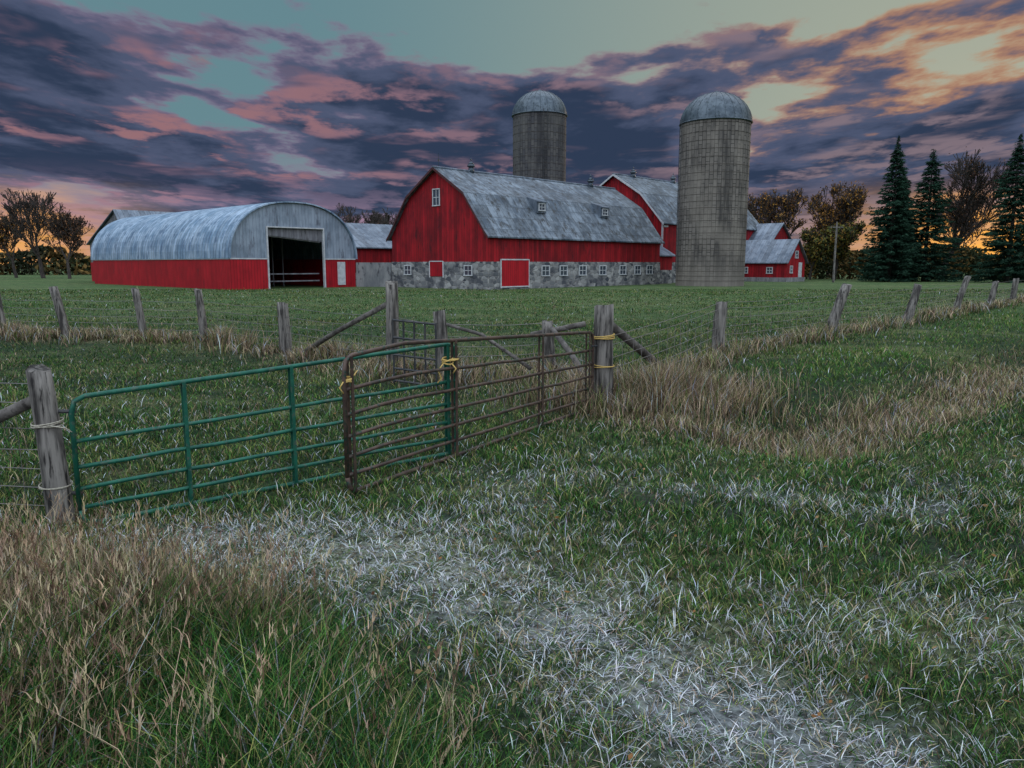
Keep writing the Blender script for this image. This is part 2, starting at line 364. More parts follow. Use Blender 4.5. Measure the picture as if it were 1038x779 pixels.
npmesh('grass',V,F,gr,np.clip(C,0,.85))
LEAFMAT=gr
def leaf_quads(P,size,cols,flat=False):
    n=len(P); a=rng.normal(0,1,(n,3)); 
    if flat: a[:,2]*=.2
    a/=np.linalg.norm(a,axis=1,keepdims=True); b_=rng.normal(0,1,(n,3))
    if flat: b_=np.array([[0,0,1.]])+.5*b_
    b_=np.cross(a,b_); b_/=np.linalg.norm(b_,axis=1,keepdims=True)
    s=size*rng.uniform(.5,1.3,(n,1))
    V=np.stack([P-a*s,P-b_*s*.5,P+a*s,P+b_*s*.5],1).reshape(-1,3)
    F=(np.arange(n)[:,None]*4+np.arange(4)[None]); return V,F,np.repeat(cols,4,0)
m=420; x=rng.uniform(-3,7,m); y=rng.uniform(2.8,10,m); P=np.stack([x,y,height(x,y)+rng.uniform(.04,.085,m)],1)
V,F,C=leaf_quads(P,.02,np.array([(.22,.11,.045),(.16,.085,.045),(.28,.18,.09)])[rng.integers(0,3,m)],True); npmesh('fallen_leaves',V,F,LEAFMAT,C)

# ---------------------------------------------------------------- buildings
TH=math.atan2(.73,.683)
O=Vector((-1.86,61,0)); av=Vector((.683,.730,0)); bv=Vector((-.730,.683,0))
def window(fr,gl,axis,c,plane,w,h,side=-1,mull=True):
    cx,cz=c; t=.08
    def bx(mb,u0,u1,z0,z1,d0,d1):
        a,bb=sorted((plane+side*d0,plane+side*d1))
        if axis=='y': mb.box(u0,u1,a,bb,z0,z1)
        else: mb.box(a,bb,u0,u1,z0,z1)
    bx(gl,cx-w/2,cx+w/2,cz-h/2,cz+h/2,-.02,.012)
    bx(fr,cx-w/2-t,cx-w/2,cz-h/2,cz+h/2,-.02,.06); bx(fr,cx+w/2,cx+w/2+t,cz-h/2,cz+h/2,-.02,.06)
    bx(fr,cx-w/2-t,cx+w/2+t,cz+h/2,cz+h/2+t,-.02,.063); bx(fr,cx-w/2-t*1.3,cx+w/2+t*1.3,cz-h/2-t,cz-h/2,-.02,.09)
    if mull:
        bx(fr,cx-.025,cx+.025,cz-h/2,cz+h/2,.0,.035); bx(fr,cx-w/2,cx+w/2,cz-.025,cz+.025,.0,.032)
def gambrel(name,loc,L,W,eave,kd,kz,ridge,zs,trim):
    e=empty(name,loc,TH)
    w=MB(); t=.15
    prof=[(0,zs),(W,zs),(W,eave),(W-kd,kz-.04),(W/2,ridge-.04),(kd,kz-.04),(0,eave)]
    w.ext(prof,0,t); w.ext(prof,L-t,L)
    w.box(t,L-t,0,t,zs,eave); w.box(t,L-t,W-t,W,zs,eave); w.obj('walls',RED,e)
    f=MB(); q=.06
    f.box(-q,L+q,-q,.3,-.6,zs); f.box(-q,L+q,W-.3,W+q,-.6,zs); f.box(-q,.3,.3,W-.3,-.6,zs); f.box(L-.3,L+q,.3,W-.3,-.6,zs); f.obj('foundation',STONE,e)
    oh=.35; sl=(kz-eave)/kd
    outer=[(-oh*.9,eave-oh*sl*.55),(kd*.02,eave+.05+.1),(kd,kz+.08),(W/2,ridge+.1),(W-kd,kz+.08),(W-kd*.02,eave+.15),(W+oh*.9,eave-oh*sl*.55)]
    inner=[(a,z-.11) for a,z in outer][::-1]
    r=MB(); r.ext(outer+inner,-.35,L+.35); r.obj('roof',ROOF,e)
    tb=MB()
    for x0 in(-.40,L+.352):
        for (a,z),(c,d) in zip(outer[:-1],outer[1:]):
            tb.add([(x0,a,z+.015),(x0,c,d+.015),(x0,c,d-.2),(x0,a,z-.2),(x0+.048,a,z+.015),(x0+.048,c,d+.015),(x0+.048,c,d-.2),(x0+.048,a,z-.2)],
                   [(0,1,2,3),(7,6,5,4),(0,4,5,1),(3,2,6,7),(0,3,7,4),(1,5,6,2)])
    tb.obj('verge_board',trim,e)
    rc=MB(); rc.tube((-.4,W/2,ridge+.12),(L+.4,W/2,ridge+.12),.09,.09,8); rc.obj('ridge_cap',ROOF2,e)
    return e
def ventilator(e,x,y,z,s=1):
    m=MB(); m.tube((x,y,z-.1),(x,y,z+.45*s),.28*s,.22*s,12); m.tube((x,y,z+.45*s),(x,y,z+.62*s),.36*s,.30*s,12)
    m.tube((x,y,z+.62*s),(x,y,z+.9*s),.30*s,.05*s,12); m.tube((x,y,z+.9*s),(x,y,z+1.2*s),.02,.02,5); m.tube((x,y,z+1.0*s),(x,y,z+1.1*s),.07,.07,8)
    m.obj('roof_ventilator',DOME,e,True)
DTRIM=noise_mat('dark_red_trim',(.08,.02,.022),(.06,.03,.03),3)
b1=gambrel('gambrel_barn',O,24.6,12,4.4,2.5,7.6,9.75,2.2,DTRIM)
fr_=MB(); gl_=MB(); rd=MB()
for s in(6.8,9.2,11.9,14.9,18.1,20.6,22.7): window(fr_,gl_,'y',(s,1.45),-.06,.9,.75)
window(fr_,gl_,'x',(6.0,7.45),0,.75,1.25)
for s in(2.2,9.8): window(fr_,gl_,'x',(s,1.5),-.06,.8,.7)
rd.box(1.35,4.6,-.14,-.075,.15,2.32)
fr_.box(1.27,1.35,-.16,-.07,.1,2.4); fr_.box(4.6,4.68,-.16,-.07,.1,2.4); fr_.box(1.35,4.6,-.163,-.07,2.32,2.42)
fr_.box(1.35,4.6,-.155,-.142,.15,.25)
rd.box(-.13,-.075,5.2,6.8,1.0,2.2)
for yy in(5.1,6.8): fr_.box(-.15,-.07,yy,yy+.1,.9,2.25)
fr_.box(-.15,-.07,5.2,6.8,2.2,2.28)
fr_.obj('window_frames',WHITE,b1); gl_.obj('window_panes',GLASS,b1); rd.obj('doors',REDM,b1)
for s in(7.9,17.0):
    d=MB(); d.ext([(1.35,6.35),(1.35,7.25),(1.2,7.22),(1.2,7.32),(2.6,7.75),(2.9,7.6),(2.6,6.6)],s-.6,s+.6); d.obj('roof_dormer',ROOF2,b1)
    f2=MB(); g2=MB(); window(f2,g2,'y',(s,6.85),1.35,.7,.5); f2.obj('dormer_frame',WHITE,b1); g2.obj('dormer_glass',GLASS,b1)
for s in(4.0,20.8): ventilator(b1,s,6,9.8)
for s in(.3,12.5):
    m=MB(); m.tube((s,6,9.8),(s,6,11.0),.02,.015,5); m.tube((s,6,10.4),(s,6,10.52),.07,.07,8); m.obj('lightning_rod',GREYG,b1)

O2b=O+av*28.2+bv*2
b2=gambrel('gambrel_barn',O2b,23,12.6,6.5,2.7,9.5,11.7,2.2,WHITE)
ventilator(b2,3.5,6.3,11.75); ventilator(b2,12,6.3,11.75)
f2=MB(); g2=MB()
for s in(1.5,4.2,16,19): window(f2,g2,'y',(s,1.4),-.06,.8,.7)
window(f2,g2,'x',(6.3,9.2),0,.7,1.0); f2.box(-.06,0,-.09,.12,2.2,6.45); f2.box(.12,1.0,-.05,0,5.9,6.1)
f2.obj('window_frames',WHITE,b2); g2.obj('window_panes',GLASS,b2)

def gable(name,x0,x1,y0,y1,eave,ridge,ridge_axis,wall,roof,zs=0,found=None,oc=O,peak=None):
    e=empty(name,oc+av*x0+bv*y0,TH); Lx=x1-x0; Ly=y1-y0
    w=MB(); t=.12
    if ridge_axis=='x':
        pk=Ly/2 if peak is None else peak
        prof=[(0,zs),(Ly,zs),(Ly,eave),(pk,ridge),(0,eave)]
        w.ext(prof,0,t); w.ext(prof,Lx-t,Lx); w.box(t,Lx-t,0,t,zs,eave); w.box(t,Lx-t,Ly-t,Ly,zs,eave)
        s1=(ridge-eave)/pk; s2=(ridge-eave)/(Ly-pk); o_=.3
        out=[(-o_,eave-o_*s1+.06),(pk,ridge+.06),(Ly+o_,eave-o_*s2+.06)]
        r=MB(); r.ext(out+[(a,z+.1) for a,z in out][::-1],-.3,Lx+.3)
        r.obj('roof',roof,e)
    else:
        pk=Lx/2
        prof=[(0,zs),(Lx,zs),(Lx,eave),(pk,ridge),(0,eave)]
        w.ext(prof,0,t,'y'); w.ext(prof,Ly-t,Ly,'y'); w.box(0,t,t,Ly-t,zs,eave); w.box(Lx-t,Lx,t,Ly-t,zs,eave)
        s1=(ridge-eave)/pk; o_=.3
        out=[(-o_,eave-o_*s1+.06),(pk,ridge+.06),(Lx+o_,eave-o_*s1+.06)]
        r=MB(); r.ext(out+[(a,z+.1) for a,z in out][::-1],-.3,Ly+.3,'y'); r.obj('roof',roof,e)
    w.obj('walls',wall,e)
    if zs>0:
        f=MB(); q=.05; f.box(-q,Lx+q,-q,Ly+q,-.5,zs); f.obj('lower_wall',found or STONE,e)
    return e
ROOFY=stripe_mat('grey_metal_roof_b',(.10,.13,.17),(.21,.25,.30),'y',.6,.06,.45,.25,.5,.2,dirt=(.07,.07,.08),dirt_lo=.55)
lt=gable('barn_connector',24.8,28.0,.6,7,2.9,4.7,'x',RED,ROOF2,1.4)
sh=gable('farm_shed',42.2,47.2,-5.6,1.9,2.3,4.7,'y',RED,ROOFY,.5,CONC)
f3=MB(); g3=MB(); window(f3,g3,'y',(2.5,3.1),0,.7,.7); window(f3,g3,'y',(1.2,1.4),0,.6,.7); window(f3,g3,'x',(2,1.3),0,.6,.6); window(f3,g3,'x',(5,1.3),0,.6,.6)
f3.box(3.2,4.1,-.05,0,.5,2.2)
f3.obj('window_frames',WHITE,sh); g3.obj('window_panes',GLASS,sh)
sh2=gable('farm_shed',47.6,53.6,-1.0,1.9,4.6,6.9,'y',RED,ROOFY,.5,CONC)
f3=MB(); g3=MB(); window(f3,g3,'y',(3,4.2),0,.7,.8); f3.obj('window_frames',WHITE,sh2); g3.obj('window_panes',GLASS,sh2)
gable('machine_shed',-.9,10,18,26,3.6,5.9,'x',RED,ROOF2,1.2,CONC)

# arched shed
OA=Vector((-22.1,61,0)); e=empty('arched_shed',OA,TH); W=11.8; Ls=29.5; zb=2.45; top=7.0; N=28
def arcp(off=0,k0=0,k1=N):
    out=[]
    for i in range(k0,k1+1):
        t=math.pi*i/N; out.append((W/2-(W/2+off)*math.copysign(abs(math.cos(t))**.86,math.cos(t)),zb+(top-zb+off)*math.sin(t)**.92 if 0<i<N else zb))
    return out
r=MB(); oA=arcp(.12); iA=arcp(.02)
n_=len(oA); vs=[]
for yy in(-.25,Ls+.25):
    vs+=[(p[0],yy,p[1]) for p in oA]+[(p[0],yy,p[1]) for p in iA]
fs=[]
for i in range(n_-1):
    fs+=[(i,i+1,2*n_+i+1,2*n_+i),(n_+i,3*n_+i,3*n_+i+1,n_+i+1),(i,n_+i,n_+i+1,i+1),(2*n_+i,2*n_+i+1,3*n_+i+1,3*n_+i)]
r.add(vs,fs); ro=r.obj('arch_roof',ARCH,e)
def endwall(y0,opening):
    w=MB(); pts=arcp(0)
    s0,s1,zt=3.3,8.55,4.95
    if opening:
        def topz(s):
            for p,q in zip(pts[:-1],pts[1:]):
                if p[0]<=s<=q[0]: return p[1]+(q[1]-p[1])*(s-p[0])/max(1e-6,q[0]-p[0])
            return zb
        L1=[p for p in pts if p[0]<s0-.01]; w.ext([(0,zb)]+L1[1:]+[(s0,topz(s0)),(s0,zb)],y0,y0+.1,'y')
        M=[p for p in pts if s0<p[0]<s1]; w.ext([(s0,zt),(s0,topz(s0))]+M+[(s1,topz(s1)),(s1,zt)],y0,y0+.1,'y')
        R=[p for p in pts if p[0]>s1+.01]; w.ext([(s1,zb),(s1,topz(s1))]+R,y0,y0+.1,'y')
    else: w.ext(pts,y0,y0+.1,'y')
    w.obj('end_wall_upper',ENDW,e)
endwall(0,True); endwall(Ls-.1,False)
lw=MB(); lw.box(0,3.3,-.04,.1,-.4,zb); lw.box(8.55,W,-.04,.1,-.4,zb); lw.box(0,.12,.1,Ls-.1,-.4,zb); lw.box(W-.12,W,.1,Ls-.1,-.4,zb); lw.box(0,W,Ls-.1,Ls,-.4,zb-.003)
lw.obj('lower_red_wall',REDM,e)
tr_=MB(); tr_.box(-.03,3.3,-.09,-.042,zb-.06,zb+.04); tr_.box(8.55,W,-.09,-.042,zb-.06,zb+.04); tr_.box(-.08,-.002,.0,Ls,zb-.06,zb+.05)
tr_.box(3.2,3.32,-.12,.12,0,5.05); tr_.box(8.53,8.65,-.12,.12,0,5.05); tr_.box(3.32,8.53,-.12,.12,4.95,5.05)
tr_.box(9.9,10.7,-.08,-.045,.2,2.2)
tr_.obj('white_trim',WHITE,e)
dd=MB(); dd.ext([(3.32,4.35),(8.53,3.9),(8.53,4.95),(3.32,4.95)],.14,.2,'y'); dd.tube((3.4,.3,4.35),(8.4,.3,3.9),.12,.12,8)
for i in range(5): dd.box(3.9+i*1.0,3.98+i*1.0,5.6,5.72,0,4.9)
dd.box(3.4,8.4,.5,.54,1.15,1.25); dd.box(3.4,8.4,.5,.54,.55,.65)
dd.box(3.4,8.4,14,14.2,0,4.6)
dd.obj('door_curtain_and_posts',GREYW,e)
gable('lean_shed',4,14,29.9,42,4.3,7.8,'x',GREYW,ROOF2,2.2,REDM,oc=OA,peak=3.3)
w=MB(); p0=OA+av*11.95; p1=O+bv*12.15
dv=(p1-p0); nrm=Vector((dv.y,-dv.x,0)).normalized()*.1
q=[p0-nrm,p1-nrm,p1+nrm,p0+nrm]
w.add([(a.x,a.y,-.4) for a in q]+[(a.x,a.y,2.15) for a in q],[(0,1,2,3),(4,5,6,7),(0,1,5,4),(1,2,6,5),(2,3,7,6),(3,0,4,7)])
w.obj('concrete_wall',CONC)

# ---------------------------------------------------------------- silos
def silo(x,y,r,h,dome,mat,hoop,ladder_ang):
    e=empty('silo',(x,y,0)); N=56
    m=MB(); vs=[];fs=[]
    for z in(-.5,h):
        vs+=[(r*math.cos(2*math.pi*i/N),r*math.sin(2*math.pi*i/N),z) for i in range(N)]
    fs=[(i,(i+1)%N,N+(i+1)%N,N+i) for i in range(N)]; m.add(vs,fs); m.obj('stave_wall',mat,e,True)
    hp=MB(); z=.5
    while z<h-.2:
        pts=[((r+.012)*math.cos(2*math.pi*i/N),(r+.012)*math.sin(2*math.pi*i/N),z) for i in range(N+1)]
        hp.path(pts,.016,4); z+=hoop*(.7+.6*z/h)
    hp.obj('steel_hoops',HOOP,e,False)
    d=MB(); vs=[];K=10;fs=[]
    for k in range(K):
        t=math.pi/2*k/K
        vs+=[((r+.08)*math.cos(t)*math.cos(2*math.pi*i/N),(r+.08)*math.cos(t)*math.sin(2*math.pi*i/N),h+dome*math.sin(t)) for i in range(N)]
    vs.append((0,0,h+dome)); fs=[(k*N+i,k*N+(i+1)%N,(k+1)*N+(i+1)%N,(k+1)*N+i) for k in range(K-1) for i in range(N)]
    fs+=[((K-1)*N+i,(K-1)*N+(i+1)%N,K*N) for i in range(N)]; d.add(vs,fs); d.obj('dome_roof',DOME,e,True)
    rb=MB()
    for j in range(24):
        a=2*math.pi*j/24
        pts=[((r+.085)*math.cos(t)*math.cos(a),(r+.085)*math.cos(t)*math.sin(a),h+(dome+.01)*math.sin(t)) for t in[math.pi/2*k/9 for k in range(10)]]
        rb.path(pts,.022,4)
    rb.path([((r+.1)*math.cos(2*math.pi*i/N),(r+.1)*math.sin(2*math.pi*i/N),h) for i in range(N+1)],.06,4)
    rb.tube((0,0,h+dome-.02),(0,0,h+dome+.14),.25,.15,10)
    rb.obj('dome_ribs',DOME,e)
    ld=MB(); a=ladder_ang; c,s=math.cos(a),math.sin(a)
    for o_ in(-.22,.22): ld.tube(((r+.2)*c-o_*s,(r+.2)*s+o_*c,1.5),((r+.2)*c-o_*s,(r+.2)*s+o_*c,h+.3),.03,.03,5)
    z=1.6
    while z<h: ld.tube(((r+.2)*c+.22*s,(r+.2)*s-.22*c,z),((r+.2)*c-.22*s,(r+.2)*s+.22*c,z),.02,.02,4); z+=.4
    ld.obj('ladder',GREYG,e)
    return e
silo(18.7,73.5,3.15,14.7,2.75,stave_mat('stave_concrete_tan',3.15,(.14,.125,.11),(.20,.18,.16),(.05,.047,.045),(.27,.24,.205)),.6,math.radians(190))
silo(3.1,90,3.0,18.4,2.7,stave_mat('stave_concrete_dark',3.0,(.07,.07,.075),(.11,.105,.10),(.028,.028,.031),(.13,.125,.115)),.7,math.radians(-80))

# ---------------------------------------------------------------- fences
def post_mesh(mb,x,y,h,r,lx=0,ly=0,seed=0,z0=-.35):
    R=random.Random(seed); n=14; K=8; base=hz(x,y); vs=[]
    ph=[R.uniform(0,6.28) for _ in range(3)]; tilt=R.uniform(-.3,.3)
    for k in range(K+1):
        t=k/K; z=z0+(h-z0)*t; f=max(0,z)/h
        for i in range(n):
            a=2*math.pi*i/n
            rr=r*(1.08-.18*t)*(1+.11*math.sin(2*a+ph[0]+t)+.08*math.sin(3*a+ph[1])+.05*math.sin(5*a+ph[2]+3*t))*(1+R.uniform(-.05,.03))
            if i in(3,8): rr*=.88
            zz=z+(tilt*r*math.cos(a+ph[0])+R.uniform(-.02,.012) if k==K else 0)
            vs.append((x+lx*f+rr*math.cos(a)+.014*math.sin(4*t+ph[2]),y+ly*f+rr*math.sin(a),base+zz))
    fs=[(k*n+i,k*n+(i+1)%n,(k+1)*n+(i+1)%n,(k+1)*n+i) for k in range(K) for i in range(n)]+[tuple(range(K*n,(K+1)*n))]
    mb.add(vs,fs)
def wires(mb,p,q,hs,step=.3,r=.0035,vert=True):
    (x0,y0),(x1,y1)=p,q; z0,z1=hz(x0,y0),hz(x1,y1); L=math.hypot(x1-x0,y1-y0); K=5
    for h in hs:
        pts=[]
        for k in range(K+1):
            t=k/K; pts.append((x0+(x1-x0)*t,y0+(y1-y0)*t,z0+(z1-z0)*t+h-.03*math.sin(math.pi*t)+random.uniform(-.008,.008)))
        mb.path(pts,r,4)
    if vert:
        n=int(L/step)
        for i in range(1,n):
            t=i/n; xx,yy=x0+(x1-x0)*t,y0+(y1-y0)*t; zz=z0+(z1-z0)*t-.03*math.sin(math.pi*t)
            mb.tube((xx,yy,zz+hs[0]),(xx+random.uniform(-.02,.02),yy,zz+hs[-2]),r*.8,None,3,False)
HW=[.12,.27,.42,.58,.76,.96,1.12]
eR=empty('wire_fence'); wr=MB()
RP=[(3.93,14.6,1.02,.105,.03,0),(7.7,18.7,1.25,.12,.38,0),(11.5,22.5,1.15,.12,.28,0),(15.9,27.7,1.3,.12,.35,0),(18.8,30.4,1.05,.11,.15,0),(23.3,36,1.1,.12,.1,0),(30,43,1.2,.12,0,0),(38,51,1.2,.12,0,0)]
for i,(x_,y_,h_,r_,lx,ly) in enumerate(RP):
    m=MB(); post_mesh(m,x_,y_,h_,r_,lx,ly,i+3); m.obj('post_%d'%(i+1),WOOD,eR,True)
HR=[.1,.24,.38,.54,.7,.88,1.0]
for p,q in zip(FR[:-1],FR[1:]): wires(wr,p,q,HR,.32,.005)
wr.obj('woven_wire',WIRE,eR,fixn=False)
m=MB(); m.path([(1.3,10.62,1.22),(2.0,11.9,.68),(2.78,13.3,.05)],[.06,.065,.07],8); m.obj('brace_pole',WOODB,eR,True)
eL=empty('wire_fence'); wl=MB()
LP=[(-26,26,1.3,.11,0),(-19.5,23,1.3,.11,0),(-13.6,20.5,1.3,.12,-.1),(-11.3,19.5,1.28,.12,-.25),(-9.2,19.2,1.26,.11,-.15),(-7.6,19,1.26,.11,-.12),(-4.9,16.5,1.05,.13,0),(-2.1,13.5,1.55,.125,-.02),(-1.15,13.0,1.18,.13,-.1),(.7,14,.98,.1,-.05)]
for i,(x_,y_,h_,r_,lx) in enumerate(LP):
    m=MB(); post_mesh(m,x_,y_,h_,r_,lx,0,i+30); m.obj('post_%d'%(i+1),WOOD,eL,True)
for p,q in zip(FL[:-1],FL[1:]): wires(wl,p,q,HW[:-1],.34,.005)
wires(wl,(.7,14),(1.25,10.5),HW[:-1],.34); wl.obj('woven_wire',WIRE,eL,fixn=False)
m=MB(); m.path([(-2.2,13.45,1.3),(-3.3,14.5,.75),(-4.35,15.5,.15)],[.05,.05,.055],8)
m.path([(-1.1,12.95,1.0),(-.5,12.7,.85),(.3,12.2,.35)],[.03,.03,.035],8)
m.path([(.72,13.9,.85),(1.0,12.9,.5),(1.25,12.0,.1)],[.05,.05,.06],8); m.path([(.35,14.1,.72),(.7,14.0,.8),(1.3,13.7,.95)],.05,8)
m.obj('brace_pole',WOODB,eL,True)
eN=empty('wire_fence'); m=MB()
for i,(x_,y_) in enumerate([(-6.4,6.6),(-9.4,7.4)]): post_mesh(m,x_,y_,1.25,.1,0,0,70+i)
m.obj('post_1',WOOD,eN,True); m=MB(); m.path([(-3.66,5.9,.98),(-4.5,6.15,.62),(-5.6,6.45,.1)],[.045,.05,.055],8); m.obj('brace_pole',WOODB,eN,True)
m=MB(); wires(m,(-3.61,5.91),(-6.4,6.6),HW,.3); wires(m,(-6.4,6.6),(-9.4,7.4),HW,.3); m.obj('woven_wire',WIRE,eN,fixn=False)
m=MB(); post_mesh(m,-3.61,5.91,1.24,.1,-.05,0,101); gp=m.obj('gate_post',WOOD,None,True)
m=MB(); post_mesh(m,1.25,10.5,1.46,.125,.02,0,102); gp2=m.obj('gate_post',WOOD,None,True)
def loops(mb,c,r,k,tr,jit=.02,ex=1,tl=.35):
    c=Vector(c)
    for j in range(k):
        a1,a2=random.uniform(-tl,tl),random.uniform(-tl,tl); cc=c+Vector((0,0,random.uniform(-jit,jit)))
        rot=Matrix.Rotation(a1,3,'X')@Matrix.Rotation(a2,3,'Y')
        mb.path([cc+rot@Vector((r*math.cos(t),ex*r*math.sin(t),0)) for t in[2*math.pi*i/20 for i in range(21)]],tr,6)
m=MB(); loops(m,(-3.64,5.91,.78),.112,3,.005,jit=.02,tl=.12); loops(m,(-3.62,5.91,.28),.115,2,.005,tl=.1)
m.path([(-3.55,5.80,.77),(-3.45,5.82,.75),(-3.42,5.85,.71)],.005,6); m.obj('twine',STRING,None,True)

# ---------------------------------------------------------------- gates
def tubegate(name,p,q,pb,pt,qb,qt,mat,fr_z,stiles,r=.021,bow=None,bent=0):
    e=empty(name); m=MB(); p=Vector(p+(0,)); q=Vector(q+(0,))
    def P(s,f,off=0):
        b_=pb+(qb-pb)*s; t_=pt+(qt-pt)*s
        if bow: 
            t_-=bow*max(0,1-s/.17) if s<.17 else 0
        v=p+(q-p)*s; v.z=b_+(t_-b_)*f-bent*math.sin(math.pi*s)*.05; return v
    L=(q-p).length; cr=.1/L
    fpts=[]
    for s,f in[(0,.0+.12),(.25*cr,.03),(cr,0)]: fpts.append(P(s,f))
    for k in range(1,9): fpts.append(P(k/9,0))
    for s,f in[(1-cr,0),(1-.25*cr,.03),(1,.12),(1,.88),(1-.25*cr,.97),(1-cr,1)]: fpts.append(P(s,f))
    for k in range(8,1,-1): fpts.append(P(k/9,1))
    for s,f in[(.17,1),(cr,1),(.25*cr,.97),(0,.88),(0,.12)]: fpts.append(P(s,f))
    fp=[fpts[0]]
    for a in fpts[1:]:
        if (a-fp[-1]).length>1e-4: fp.append(a)
    m.path(fp,r,10)
    for f in fr_z: m.path([P(k/10,f)+Vector((0,0,random.uniform(-.006,.006))) for k in range(11)],r*.85,8)
    m.obj('tube_frame_and_rails',mat,e,True)
    s_=MB(); d=(q-p).normalized(); nn=Vector((d.y,-d.x,0))
    for s in stiles:
        w=d*.015
        for side in(1,-1):
            a=P(s,0)+nn*(side*(r+.007)); c=P(s,1)+nn*(side*(r+.007)); th=nn*.006
            s_.add([a-w-th,a+w-th,c+w-th,c-w-th,a-w+th,a+w+th,c+w+th,c-w+th],[(0,1,2,3),(7,6,5,4),(0,4,5,1),(1,5,6,2),(2,6,7,3),(3,7,4,0)])
    s_.obj('stiles',mat,e)
    return e
tubegate('metal_gate',(-3.44,5.9),(-.59,7.97),-.06,.97,.03,1.19,GREENP,[.14,.29,.46,.66],[.237,.5,.97])
tubegate('metal_gate',(-1.45,6.57),(1.10,10.42),.0,1.30,.05,1.09,RUST,[.13,.27,.42,.58,.76],[.015,.335,.707,.97],bow=.09)
gt=bpy.data.objects['metal_gate']
m=MB(); m.tube((-3.62,5.93,.86),(-3.42,5.92,.86),.016,None,8); m.tube((-3.62,5.93,.2),(-3.42,5.92,.2),.016,None,8); m.obj('hinges',GREYG,gt)
m=MB(); m.tube((1.22,10.48,.9),(1.08,10.4,.9),.016,None,8); m.tube((1.22,10.48,.25),(1.08,10.4,.25),.016,None,8); m.obj('hinges',GREYG,bpy.data.objects['metal_gate.001'])
e=empty('livestock_hurdle'); m=MB()
A=Vector((-1.95,12.6,0)); B=Vector((-1.22,12.3,0))
for f in(0,.2,.42,.7,.98): 
    zt=.1+1.02*f; m.tube(A+Vector((0,0,zt)),B+Vector((0,0,zt-.05)),.02,None,6)
for s in(0,.25,.5,.75,1): 
    P=A+(B-A)*s; m.tube(P+Vector((0,0,.06)),P+Vector((0,0,1.12-.05*s)),.018,None,6)
m.obj('bars',GREYG,e)
m=MB(); c=(-.66,7.85,1.02)
loops(m,c,.055,4,.008,jit=.025,ex=1.3); loops(m,(-.64,7.88,1.03),.085,2,.008,jit=.02)
m.path([(-.70,7.79,1.0),(-.75,7.76,.93),(-.72,7.77,.85),(-.76,7.76,.80)],.007,6); m.path([(-.62,7.8,1.0),(-.57,7.77,.95),(-.6,7.78,.9)],.007,6); m.obj('rope',ROPEM,None,True)
m=MB(); loops(m,(-1.43,6.6,1.02),.036,3,.007,jit=.025); m.path([(-1.43,6.6,1.02),(-1.41,6.8,1.02),(-1.43,7.05,1.03)],.006,6); m.path([(-1.45,6.54,1.0),(-1.48,6.52,.95),(-1.45,6.53,.9)],.006,6); m.obj('rope',ROPEM,None,True)
m=MB(); loops(m,(1.26,10.5,1.02),.14,3,.008,jit=.03,tl=.15); loops(m,(1.26,10.5,.62),.145,2,.007,tl=.1); m.obj('rope',ROPEM,None,True)

e=empty('utility_pole',(35.6,86,0)); m=MB(); m.tube((0,0,-.3),(0,0,6.6),.13,.09,10); m.box(-.7,.7,-.05,.05,5.95,6.05); m.obj('pole',WOOD,e)
m=MB(); [m.tube((k,0,6.05),(k,0,6.2),.04,.03,8) for k in(-.6,-.25,.25,.6)]; m.obj('insulators',GREYG,e)

# ---------------------------------------------------------------- trees
def bare_tree(name,x,y,H,spread,seed,leaf=None,nleaf=0,lsize=.2,rmin=.022,upright=.35,depth=6):
    R=random.Random(seed); m=MB(); tips=[]
    def grow(p,d,L,r,dep):
        pts=[p]; q=p
        for k in range(3):
            d=(d+Vector((R.uniform(-.18,.18),R.uniform(-.18,.18),R.uniform(-.04,.12)))).normalized(); q=q+d*L/3; pts.append(q)
        r2=max(rmin,r*.66); m.path(pts,[max(rmin,r+(r2-r)*k/3) for k in range(4)],6 if dep>3 else 3)
        if dep<=2: tips.extend(pts[1:])
        if dep==0: return
        nc=R.choice((2,3,3)) if dep<depth else 4
        for c_ in range(nc):
            a=R.uniform(0,6.28); s=R.uniform(.35,.85)*spread
            side=Vector((math.cos(a),math.sin(a),0)); nd_=(d+side*s+Vector((0,0,upright*.4))).normalized()
            grow(q,nd_,L*R.uniform(.66,.86),r2*R.uniform(.6,.85),dep-1)
        for pt in pts[1:3]:
            if R.random()<.75 and dep<depth:
                a=R.uniform(0,6.28); side=Vector((math.cos(a),math.sin(a),.2)); grow(pt,(d*.6+side*spread).normalized(),L*.55,r2*.45,max(0,dep-2))
    grow(Vector((0,0,-.2)),Vector((0,0,1)),H*.2,H*.02,depth)
    mz=max(v[2] for v in m.v); s=H/mz; m.v=[(a*s,b*s,c*s) for a,b,c in m.v]
    e=empty(name,(x,y,hz(x,y)),R.uniform(0,6)); m.obj('trunk_and_branches',BARK,e,fixn=False)
    if nleaf:
        T=np.array([tuple(t*s) for t in tips]); i=rng.integers(0,len(T),nleaf); P=T[i]+rng.normal(0,.22,(nleaf,3))
        cols=np.array(leaf)[rng.integers(0,len(leaf),nleaf)]*rng.uniform(.5,1.4,(nleaf,1))
        V,F,C=leaf_quads(P,lsize,cols); npmesh('leaves',V,F,LEAFMAT,C,e)
    return e
